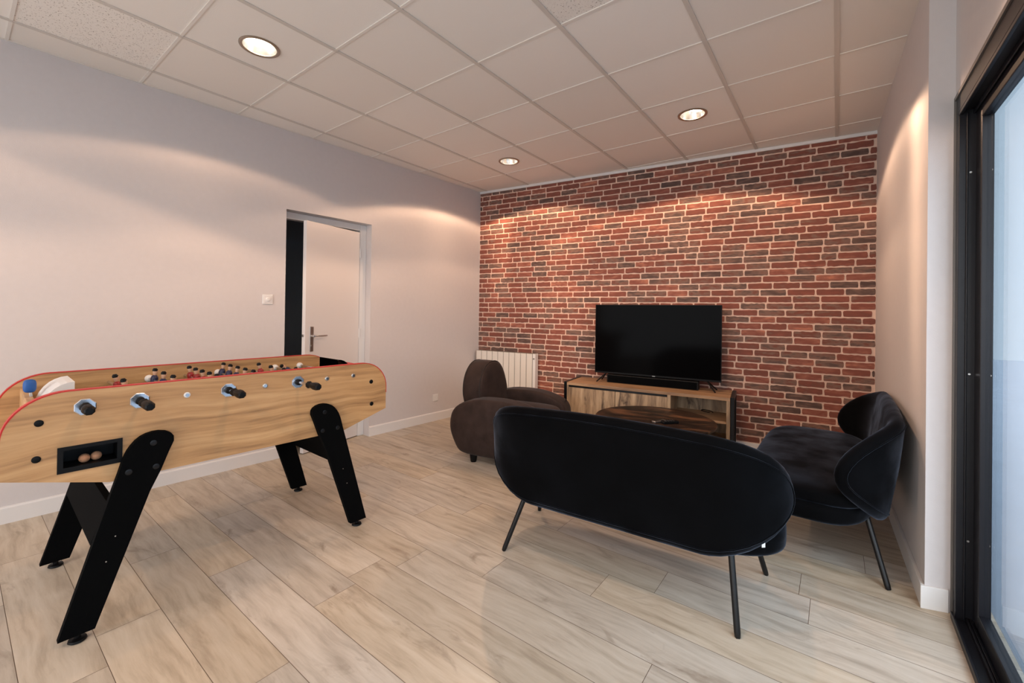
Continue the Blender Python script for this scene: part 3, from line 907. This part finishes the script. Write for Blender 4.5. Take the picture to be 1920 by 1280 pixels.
for i, (y, n, kit, ext) in enumerate(rodspec):
    bm = B()
    sgn = 1 if kit == 'r' else -1
    if kit == 'r': xa, xb2 = -0.40, ext - 0.02; grip_a, grip_b = ext - 0.11, ext
    else: xa, xb2 = 0.352, -0.50 + ext; grip_a, grip_b = -0.425 + ext * 0.5, -0.53 + ext * 0.5
    if kit == 'r': tube(bm, (-0.372, y, 0.893), (grip_a + 0.02, y, 0.893), 0.0075, n=12)
    else: tube(bm, (0.366, y, 0.893), (grip_a - 0.02, y, 0.893), 0.0075, n=12)
    rod = obj('rod', bm, M['chrome'], ft, smooth=40)
    # octagonal grip
    bm = B(); prof = [(0, 0.014), (0.05, 0.019), (0.14, 0.018), (0.22, 0.0135), (0.32, 0.0145), (0.55, 0.0195), (0.85, 0.0195), (0.96, 0.017), (1, 0.012)]
    tube(bm, (grip_a, y, 0.893), (grip_b, y, 0.893), 0.016, n=8, prof=prof, phase=PI / 8)
    obj('handle', bm, M['black_plastic'], rod, smooth=30)
    sx_ = 0.3605 * sgn
    bm = B(); tube(bm, (sx_, y, 0.893), (sx_ + 0.004 * sgn, y, 0.893), 0.029, n=8, phase=PI / 8, prof=[(0, 0.034), (0.6, 0.034), (1, 0.031)])
    obj('rod_plate', bm, M['chrome'], rod)
    bm = B(); tube(bm, (sx_ + 0.004 * sgn, y, 0.893), (sx_ + 0.018 * sgn, y, 0.893), 0.015, n=20, prof=[(0, 0.017), (0.8, 0.016), (1, 0.0125)])
    obj('collar', bm, M['black_plastic'], rod, smooth=40)
    # bushing ring where the rod end shows on the opposite side
    ox = -sx_
    bm = B(); tube(bm, (ox - 0.0 * sgn, y, 0.893), (ox - 0.004 * sgn, y, 0.893), 0.0125, n=20, prof=[(0, 0.013), (0.7, 0.012), (1, 0.010)])
    obj('end_ring', bm, M['plastic_white'] if i < 3 else M['steel'], rod, smooth=40)
    if kit == 'b':                                            # white rubber bumper inside the far panel
        bm = B(); tube(bm, (-0.329, y, 0.893), (-0.300, y, 0.893), 0.018, n=20, prof=[(0, 0.020), (0.35, 0.0205), (0.7, 0.018), (1, 0.011)])
        obj('bumper', bm, M['plastic_white'], rod, smooth=50)
    shift = {0: 0.06, 1: 0.0, 2: -0.05, 3: 0.0, 4: -0.04, 5: 0.05, 6: -0.02, 7: 0.05}[i]
    tilts = {0: 0.9, 1: 0.15, 2: -0.1, 3: 0.1, 4: -0.2, 5: 0.2, 6: 0.9, 7: 1.2}[i]
    for k in range(n):
        px_ = shift + (k - (n - 1) / 2) * sp[n] if n > 1 else shift
        bm = B(); player_bm(bm, y, px_, kit, tilts)
        obj('player_figure', bm, [M['skin'], M['kit_red'] if kit == 'r' else M['kit_blue'], M['shorts'], M['black_plastic']], rod, smooth=60)

# cork balls resting in the tray
def world_of(root, p): return (Matrix.Translation(root.location) @ Matrix.Rotation(root.rotation_euler.z, 4, 'Z')) @ Vector(p)
for k, (x, y, lb) in enumerate(((0.325, -0.575, 'pale cork ball in the black tray of the football table, the left one'),
                                (0.318, -0.540, 'pale cork ball in the black tray of the football table, the right one'))):
    bm = B(); bmesh.ops.create_uvsphere(bm, u_segments=20, v_segments=12, radius=0.0172)
    w = world_of(ft, (x, y, 0.668 + 0.0172))
    o = obj('cork_ball', bm, M['cork'], smooth=180, loc=w)
    tag(o, lb, 'ball', 'cork balls in the ball tray')

# ------------------------------------------------------------------ velvet sofas
def make_sofa():
    root = empty('velvet_sofa')
    A, a0, hz_, zc = 0.817, 0.415, 0.262, 0.538
    yb_, rc, xs_ = -0.268, 0.30, 0.437
    lean = 0.13
    def plan(a):
        s = 1 if a >= 0 else -1; a = abs(a)
        if a <= xs_: return Vector((s * a, yb_, 0)), Vector((0, -1, 0))
        t = (a - xs_) / rc
        bow = 0.0
        return Vector((s * (xs_ + rc * math.sin(t)), yb_ + rc * (1 - math.cos(t)), 0)), Vector((s * math.sin(t), -math.cos(t), 0))
    def P3(a, z, o):
        c_, n_ = plan(a)
        yo = -lean * (z - zc) * (1.0 if abs(a) < xs_ else max(0.35, math.cos((abs(a) - xs_) / rc)))
        return Vector((c_.x + n_.x * o, c_.y + n_.y * o + yo, z))
    # outline
    ol = []
    nt_s, ne = 22, 22
    crown = lambda a: 0.012 * (1 - (a / a0) ** 2)
    for k in range(nt_s): a = -a0 + 2 * a0 * k / nt_s; ol.append((a, zc + hz_ + crown(a)))
    ex = 2 / 1.85
    def end(s, rev):
        r_ = []
        for k in range(ne):
            t = PI / 2 - PI * k / ne
            c_, s_ = math.cos(t), math.sin(t)
            bl = max(0.0, min(1.0, -s_ * 1.3)); bl = bl * bl * (3 - 2 * bl)
            e2 = ex + (2 / 1.5 - ex) * bl
            r_.append((a0 + (A - a0) * abs(c_) ** e2, zc + math.copysign(abs(s_) ** e2 * hz_, s_)))
        return r_
    ol += end(1, False)
    for k in range(nt_s): a = a0 - 2 * a0 * k / nt_s; ol.append((a, zc - hz_))
    ol += [(-a, z) for a, z in [(a0, zc - hz_)] + end(1, False)[:0:-1]]
    n = len(ol)
    nrm = []
    for i in range(n):
        t = Vector((ol[(i + 1) % n][0] - ol[i - 1][0], ol[(i + 1) % n][1] - ol[i - 1][1])); t.normalize()
        nrm.append(Vector((t.y, -t.x)))
    T, D = 0.034, 0.05
    ds = [0, 0.003, 0.009, 0.018, 0.032, 0.05, 0.075]
    def th(d): return T * math.sqrt(max(0, 1 - (1 - min(d / D, 1)) ** 2))
    def ring(d, side):
        out = []
        for (a, z), nn in zip(ol, nrm):
            aa = a + nn.x * d
            zz = z + nn.y * d
            out.append((aa, zz, side * th(d)))
        return out
    # interior rings keep the long shape: shrink z towards centre line and a towards |a0|
    def rings_side2(side):
        rr = [ring(d, side) for d in ds]
        last = rr[-1]
        for f in (0.75, 0.5, 0.25, 0.02):
            cur = []
            for a, z, o in last:
                if abs(a) > 0.40:
                    s = 1 if a > 0 else -1
                    aa = s * (0.40 + (abs(a) - 0.40) * f)
                else: aa = a
                cur.append((aa, zc + (z - zc) * f, side * (T + 0.006 * (1 - f))))
            rr.append(cur)
        return rr
    bm = B()
    allr = rings_side2(1)[::-1] + rings_side2(-1)[1:]
    rings(bm, [[P3(*p) for p in r] for r in allr])
    bmesh.ops.remove_doubles(bm, verts=bm.verts, dist=0.0004)
    shell = obj('backrest', bm, M['velvet'], root, smooth=180)
    bm = B(); pr = ring(0.036, 1)
    polytube(bm, [P3(a, z, o + 0.001) for a, z, o in pr], 0.0032, 6, closed=True)
    obj('piping', bm, M['velvet'], shell, smooth=180)
    # small woven tag on the seam
    bm = B()
    a_, z_, o_ = ring(0.014, 1)[nt_s + int(ne * 0.80)]
    c_, n_ = plan(a_)
    p = P3(a_, z_, o_ + 0.001); t_ = Vector((-n_.y, n_.x, 0))
    bm_pts = [p + t_ * u_ * 0.007 + Vector((0, 0, w_)) for u_, w_ in ((-1, -0.010), (1, -0.010), (1, 0.008), (-1, 0.008))]
    prism(bm, bm_pts, n_ * 0.002)
    tg = obj('fabric_tag', bm, M['plastic_white'], root); tg['label'] = 'small white fabric tag'
    # seat: pad over a base
    def seat_warp(top):
        def w(x, y, z):
            fx = abs(x) / 0.69
            # rounder front corners, curved back corners that follow the shell
            if y > 0: y = y * (1 - 0.16 * fx ** 4)
            else: y = y * (1 - 0.22 * fx ** 4)
            if top and z > 0: z += 0.012 * (1 - fx ** 2) * (1 - (y / 0.3) ** 2)
            return (x, y, z)
        return w
    bm = B(); blob(bm, 0.700, 0.293, 0.055, p=5, n=18, warp=seat_warp(True), c=(0, 0.052, 0.405))
    seat = obj('seat', bm, M['velvet'], root, smooth=180)
    bm = B(); blob(bm, 0.716, 0.284, 0.070, p=4.2, n=18, warp=seat_warp(False), c=(0, 0.052, 0.328))
    obj('seat_base', bm, M['velvet'], root, smooth=180)
    for fx, fy, ax, ay in ((-0.565, -0.266, -0.475, -0.185), (0.555, -0.262, 0.520, -0.180), (0.634, 0.285, 0.56, 0.20), (-0.634, 0.255, -0.56, 0.19)):
        bm = B(); tube(bm, (ax, ay, 0.30), (fx, fy, 0.0), 0.012, n=16, prof=[(0, 0.0125), (0.94, 0.0125), (0.99, 0.011), (1, 0.009)])
        # flatten the tip on the floor
        for v in bm.verts:
            if v.co.z < 0.002: v.co.z = 0.0
        obj('leg', bm, M['black_metal'], root, smooth=50)
    return root
sofa = make_sofa()
sofa.location = (-0.868, 1.347, 0); sofa.rotation_euler = (0, 0, R(4.5))
tag(sofa, 'black velvet two-seat sofa seen from behind, in front of the coffee table', 'sofa', 'matching velvet sofas')
sofa2 = copy_tree(sofa)
sofa2.location = (-0.045, 2.475, 0); sofa2.rotation_euler = (0, 0, R(89.4))
tag(sofa2, 'black velvet two-seat sofa seen from its end, standing against the right wall', 'sofa', 'matching velvet sofas')

# ------------------------------------------------------------------ brown club armchair (faces +y locally)
ac = empty('club_armchair', (-2.29, 2.325, 0), R(-80))
tag(ac, 'dark brown suede club armchair with rounded back and bulging arms', 'armchair')
def smoothstep(a, b, x):
    t = max(0, min(1, (x - a) / (b - a))); return t * t * (3 - 2 * t)
def arm_bm(s, grow=0.0):
    bm = B()
    def w(x, y, z):
        # z from -0.25..0.25 -> height 0.07..top
        tz = (z + 0.25) / 0.5
        ty = y / 0.385
        top = 0.548 - 0.085 * max(0, ty) ** 2 - 0.10 * max(0, -ty) ** 3
        zz = 0.062 + (top - 0.062) * tz
        yy = y * (0.84 + 0.16 * smoothstep(0, 0.7, tz)) - (0.055 * (-ty) if y < 0 else 0)
        bulge = 0.055 * math.sin(min(1, tz * 0.95 + 0.05) * PI) + 0.02
        xx = x + (bulge if x > 0 else bulge * 0.2) * (1 - 0.15 * ty * ty) - 0.02 * (1 - tz)
        return (s * (0.285 + xx), yy, zz)
    blob(bm, 0.095, 0.385, 0.25, p=8, n=18, warp=w)
    return bm
for s in (-1, 1):
    arm = obj('armrest', arm_bm(s), M['brown'], ac, smooth=180)
    # piping around the front face
    bm = B(); pts = []
    for k in range(25):
        t = PI * (k / 24) * 1.0
        x = 0.315 - 0.082 * math.cos(t); z = 0.30 + 0.175 * math.sin(t) ** 0.7
        pts.append((s * x, 0.352, z))
    pts = [(s * 0.233, 0.325, 0.12)] + pts + [(s * 0.397, 0.325, 0.12)]
    polytube(bm, pts, 0.005, 6)
    obj('piping', bm, M['brown_dark'], arm, smooth=180)
bm = B()
def back_w(x, y, z):
    tz = (z + 0.30) / 0.60
    xx = x * (1 - 0.10 * smoothstep(0.45, 1, tz)) 
    yy = y - 0.075 * (tz - 0.3) - 0.03 * math.sin(tz * PI)
    return (xx, yy, z)
def arch(bm, hx, hy, z0, z1, warp):
    """arched slab in the xz plane, rounded, extruded along y"""
    n = 40; ol = []
    zm = z1 - hx * 1.15
    for k in range(n + 1):
        t = PI * k / n; c_, s_ = math.cos(t), math.sin(t)
        ol.append((hx * math.copysign(abs(c_) ** 0.92, c_), zm + (z1 - zm) * abs(s_) ** 1.0))
    ol += [(-hx * 0.94, z0 + (zm - z0) * 0.4), (-hx * 0.86, z0), (0, z0), (hx * 0.86, z0), (hx * 0.94, z0 + (zm - z0) * 0.4)]
    cx, cz = 0, zm - 0.02
    rr = []
    prof = [(0.02, 1.0), (0.35, 1.04), (0.6, 1.03), (0.8, 0.99), (0.92, 0.90), (0.97, 0.72), (1.0, 0.0)]
    prof = [(f, y) for f, y in prof]
    full = [(0.03, 1.06), (0.5, 1.05), (0.8, 1.02), (0.93, 0.96), (0.985, 0.86), (1.0, 0.76), (1.012, 0.45), (1.016, 0.0), (1.012, -0.45), (1.0, -0.76), (0.985, -0.86), (0.93, -0.96), (0.8, -1.02), (0.5, -1.05), (0.03, -1.06)]
    for f, y in full:
        rr.append([warp(cx + (x - cx) * f, y * hy, cz + (z - cz) * f) for x, z in ol])
    rings(bm, rr)
    return ol, (cx, cz)
def bw(x, y, z):
    tz = (z - 0.28) / 0.55
    return (x, y - 0.285 - 0.07 * (tz - 0.3) - 0.02 * math.sin(max(0, min(1, tz)) * PI), z)
ol, cc = arch(bm, 0.255, 0.105, 0.24, 0.828, bw)
bk = obj('backrest', bm, M['brown'], ac, smooth=180)
for yy in (0.80, -0.80):
    bm = B(); polytube(bm, [bw(cc[0] + (x - cc[0]) * 1.003, yy * 0.105, cc[1] + (z - cc[1]) * 1.003) for x, z in ol], 0.0045, 6, closed=True)
    obj('piping', bm, M['brown_dark'], bk, smooth=180)
bm = B(); blob(bm, 0.215, 0.30, 0.075, p=4, n=12, c=(0, 0.085, 0.375), warp=lambda x, y, z: (x, y, z + 0.02 * (1 - (x / 0.22) ** 2) * (z > 0)))
obj('seat_cushion', bm, M['brown'], ac, smooth=180)
bm = B(); blob(bm, 0.235, 0.325, 0.11, p=6, n=10, c=(0, 0.02, 0.195))
obj('seat_base', bm, M['brown'], ac, smooth=180)
for sx_ in (-1, 1):
    for yy in (-0.235, 0.255):
        bm = B(); tube(bm, (sx_ * 0.335, yy, 0.0), (sx_ * 0.335, yy, 0.10), 0.03, n=16, prof=[(0, 0.024), (0.1, 0.027), (1, 0.040)])
        obj('foot', bm, M['black_plastic'], ac, smooth=50)

# ------------------------------------------------------------------ television cabinet
cb = empty('tv_cabinet', (-2.206, 3.089, 0), R(7.5))
tag(cb, 'rustic oak television cabinet with black metal end frames against the brick wall', 'cabinet')
CW, CD, CT = 1.505, 0.43, 0.571
bm = B(); box(bm, 0, CW, 0, CD, CT - 0.028, CT)
obj('cabinet_top', bm, M['oak_top'], cb, bevel=0.001)
bm = B()
box(bm, 0, 0.016, 0.0, CD, 0.13, CT - 0.028); box(bm, CW - 0.028, CW, 0.0, CD, 0.13, CT - 0.028)
box(bm, 0.990, 1.018, 0.0, CD - 0.02, 0.158, CT - 0.028)
box(bm, 0.016, CW - 0.028, 0.0, CD, 0.13, 0.158)
obj('cabinet_body', bm, M['oak_rustic'], cb, bevel=0.001)
bm = B(); box(bm, 0.016, CW - 0.028, CD - 0.012, CD - 0.002, 0.158, CT - 0.028)
obj('back_board', bm, M['oak_rustic'], cb)
bm = B(); box(bm, 1.018, CW - 0.028, 0.03, CD - 0.012, 0.335, 0.355)
obj('shelf', bm, M['oak_top'], cb, bevel=0.001)
bm = B(); box(bm, 0.018, 0.988, 0.012, 0.025, 0.505, CT - 0.030)
obj('handle_rail', bm, M['black_metal'], cb)
for a, b_ in ((0.018, 0.500), (0.506, 0.988)):
    bm = B(); box(bm, a, b_, 0.001, 0.019, 0.160, 0.521)
    obj('cabinet_door', bm, M['oak_rustic'], cb, bevel=0.001)
for xa in (-0.034, CW + 0.002):
    bm = B()
    w_ = 0.032
    box(bm, xa, xa + w_, 0.004, 0.036, 0.0, CT + 0.004); box(bm, xa, xa + w_, CD - 0.036, CD - 0.004, 0.0, CT + 0.004)
    box(bm, xa, xa + w_, 0.036, CD - 0.036, CT - 0.028, CT + 0.004); box(bm, xa, xa + w_, 0.036, CD - 0.036, 0.0, 0.030)
    obj('end_frame', bm, M['black_metal'], cb, bevel=0.003)

def cabw(p): return world_of(cb, p)
# power cable lying in the open shelf
bm = B(); pts = [(1.30 + 0.05 * math.cos(t), 0.28 + 0.04 * math.sin(t), 0.360 + 0.012 * (1 + math.sin(t * 0.5))) for t in [k * 0.35 for k in range(16)]]
w0 = cabw((0, 0, 0))
polytube(bm, pts, 0.004, 6)
o = obj('coiled_cable', bm, M['black_plastic'], smooth=180); o.location = cb.location; o.rotation_euler = cb.rotation_euler
tag(o, 'short black cable curled on the open shelf of the television cabinet', 'cable')

# television
TX0, TX1, TZ0, TZ1 = 0.213, 1.420, 0.660, 1.376
tv = empty('television', cabw(((TX0 + TX1) / 2, 0.26, CT)), R(7.5))
tag(tv, 'large black flat television standing on the oak cabinet', 'television')
hw_ = (TX1 - TX0) / 2
bm = B(); box(bm, -hw_, hw_, -0.012, 0.018, TZ0 - CT, TZ1 - CT)
box(bm, -hw_ * 0.75, hw_ * 0.75, 0.018, 0.055, TZ0 - CT + 0.03, TZ0 - CT + 0.42)
obj('housing', bm, M['black_plastic'], tv, bevel=0.003)
bm = B(); box(bm, -hw_ + 0.006, hw_ - 0.006, -0.0135, -0.0122, TZ0 - CT + 0.018, TZ1 - CT - 0.006)
obj('screen', bm, M['screen'], tv)
bm = B(); box(bm, -0.014, 0.014, -0.0140, -0.0125, TZ0 - CT + 0.006, TZ0 - CT + 0.011)
lg = obj('maker_badge', bm, M['steel'], tv)
for s in (-1, 1):
    bm = B()
    for yb2 in (-0.085, 0.095):
        polytube(bm, [(s * (hw_ - 0.12), 0.003, TZ0 - CT + 0.004), (s * (hw_ - 0.075), yb2 * 0.6, 0.04), (s * (hw_ - 0.045), yb2, 0.007)], 0.0065, 8)
    obj('stand_foot', bm, M['black_plastic'], tv, smooth=60)
# sound bar
sb = empty('soundbar', cabw((0.79, 0.27, CT + 0.0005)), R(7.5))
tag(sb, 'long low black sound bar lying under the television on the cabinet', 'speaker')
bm = B(); box(bm, -0.44, 0.44, -0.045, 0.045, 0.0, 0.083)
obj('speaker_body', bm, M['black_plastic'], sb, bevel=0.008, seg=3)
bm = B(); box(bm, -0.425, 0.425, -0.0475, -0.0452, 0.008, 0.075)
obj('speaker_grille', bm, M['black_board'], sb)

# ------------------------------------------------------------------ coffee table
ct = empty('coffee_table', (-1.150, 2.640, 0), R(12))
tag(ct, 'round dark walnut coffee table behind the sofa back', 'coffee table')
n = 64
def circ(r, z, n=64): return [(r * math.cos(2 * PI * k / n), r * math.sin(2 * PI * k / n), z) for k in range(n)]
bm = B(); rings(bm, [circ(0.450, 0.428), circ(0.458, 0.432), circ(0.460, 0.438), circ(0.460, 0.445), circ(0.457, 0.450)])
obj('tabletop', bm, M['walnut'], ct, smooth=30)
bm = B(); rings(bm, [circ(0.26, 0.418), circ(0.272, 0.418), circ(0.272, 0.428), circ(0.26, 0.428)], closed=True)
obj('top_ring', bm, M['black_metal'], ct, smooth=30)
for k in range(4):
    t = PI / 4 + PI / 2 * k
    bm = B(); tube(bm, (0.266 * math.cos(t), 0.266 * math.sin(t), 0.42), (0.33 * math.cos(t), 0.33 * math.sin(t), 0.0), 0.011, n=12)
    for v in bm.verts:
        if v.co.z < 0.01: v.co.z = 0
    obj('leg', bm, M['black_metal'], ct, smooth=40)

def remote(x, y, rz, L_, W_, Hh, mats, label, z=0.450):
    r_ = empty('remote_control', (x, y, z), rz); tag(r_, label, 'remote control', 'remote controls on the coffee table')
    bm = B(); box(bm, -L_ / 2, L_ / 2, -W_ / 2, W_ / 2, 0, Hh); obj('case', bm, mats[0], r_, bevel=0.005, seg=3)
    for i in range(4):
        for j in (-1, 0, 1):
            bm = B(); tube(bm, (-L_ * 0.3 + i * L_ * 0.17, j * W_ * 0.26, Hh - 0.0005), (-L_ * 0.3 + i * L_ * 0.17, j * W_ * 0.26, Hh + 0.0015), 0.003, n=8)
            obj('button', bm, mats[1], r_)
    return r_
remote(-1.075, 2.535, R(65), 0.12, 0.036, 0.018, (M['steel'], M['black_plastic']), 'slim silver remote control on the round coffee table')
remote(-1.000, 2.560, R(50), 0.13, 0.045, 0.022, (M['black_plastic'], M['steel']), 'black remote control beside the silver one on the coffee table')

# ------------------------------------------------------------------ radiator
rd = empty('radiator', (-3.3, by(-3.3), 0), aB)
tag(rd, 'white ribbed electric radiator on the brick wall behind the armchair', 'radiator')
x0, x1, rz0, rz1 = -0.375, 0.468, 0.20, 0.795
bm = B(); box(bm, x0, x1, -0.095, -0.035, rz0, rz1)
obj('heater_body', bm, M['seam'], rd, bevel=0.004)
nf = 10; fw_ = (x1 - 0.035 - x0) / nf
for k in range(nf):
    bm = B(); box(bm, x0 + k * fw_ + 0.003, x0 + (k + 1) * fw_ - 0.003, -0.106, -0.0955, rz0 + 0.006, rz1 - 0.004)
    obj('radiator_fin', bm, M['radiator'], rd, bevel=0.004)
bm = B(); box(bm, x1 - 0.032, x1 + 0.004, -0.103, -0.028, rz0 + 0.004, rz1 - 0.002)
cp = obj('control_panel', bm, M['plastic_white'], rd, bevel=0.003)
bm = B(); tube(bm, (x1 - 0.014, -0.102, rz1 - 0.06), (x1 - 0.014, -0.112, rz1 - 0.06), 0.009, n=14)
obj('dial', bm, M['seam'], cp, smooth=40)
bm = B(); box(bm, x0 + 0.1, x0 + 0.14, -0.036, -0.006, rz0 + 0.1, rz1 - 0.1); box(bm, x1 - 0.16, x1 - 0.12, -0.036, -0.006, rz0 + 0.1, rz1 - 0.1)
obj('wall_bracket', bm, M['seam'], rd)

# ------------------------------------------------------------------ switch and socket
def plate(name, y, z, label, cat, kind):
    e_ = empty(name, (lx(y), y, z), wl_rot); tag(e_, label, cat)
    bm = B(); box(bm, 0.0, 0.008, -0.041, 0.041, -0.041, 0.041); obj('cover_plate', bm, M['plastic_white'], e_, bevel=0.004, seg=3)
    bm = B()
    if kind == 'switch':
        box(bm, 0.008, 0.011, -0.029, 0.029, -0.029, 0.029); o_ = obj('inner_frame', bm, M['white'], e_, bevel=0.002)
        bm = B(); tube(bm, (0.011, 0, 0), (0.019, 0, 0), 0.016, n=24, prof=[(0, 0.018), (0.8, 0.016), (1, 0.013)]); obj('dial', bm, M['plastic_white'], e_, smooth=40)
    else:
        rings(bm, [[(0.0079, 0.027 * math.cos(2 * PI * k / 24), 0.027 * math.sin(2 * PI * k / 24)) for k in range(24)],
                   [(0.0095, 0.027 * math.cos(2 * PI * k / 24), 0.027 * math.sin(2 * PI * k / 24)) for k in range(24)],
                   [(0.0095, 0.022 * math.cos(2 * PI * k / 24), 0.022 * math.sin(2 * PI * k / 24)) for k in range(24)],
                   [(0.0082, 0.020 * math.cos(2 * PI * k / 24), 0.020 * math.sin(2 * PI * k / 24)) for k in range(24)]])
        obj('socket_well', bm, M['plastic_white'], e_, smooth=30)
    return e_
plate('light_switch', 0.843, 1.364, 'square white dial switch on the wall left of the door', 'light switch', 'switch')
plate('wall_socket', 2.685, 0.270, 'square white power socket low on the wall between door and armchair', 'socket', 'socket')
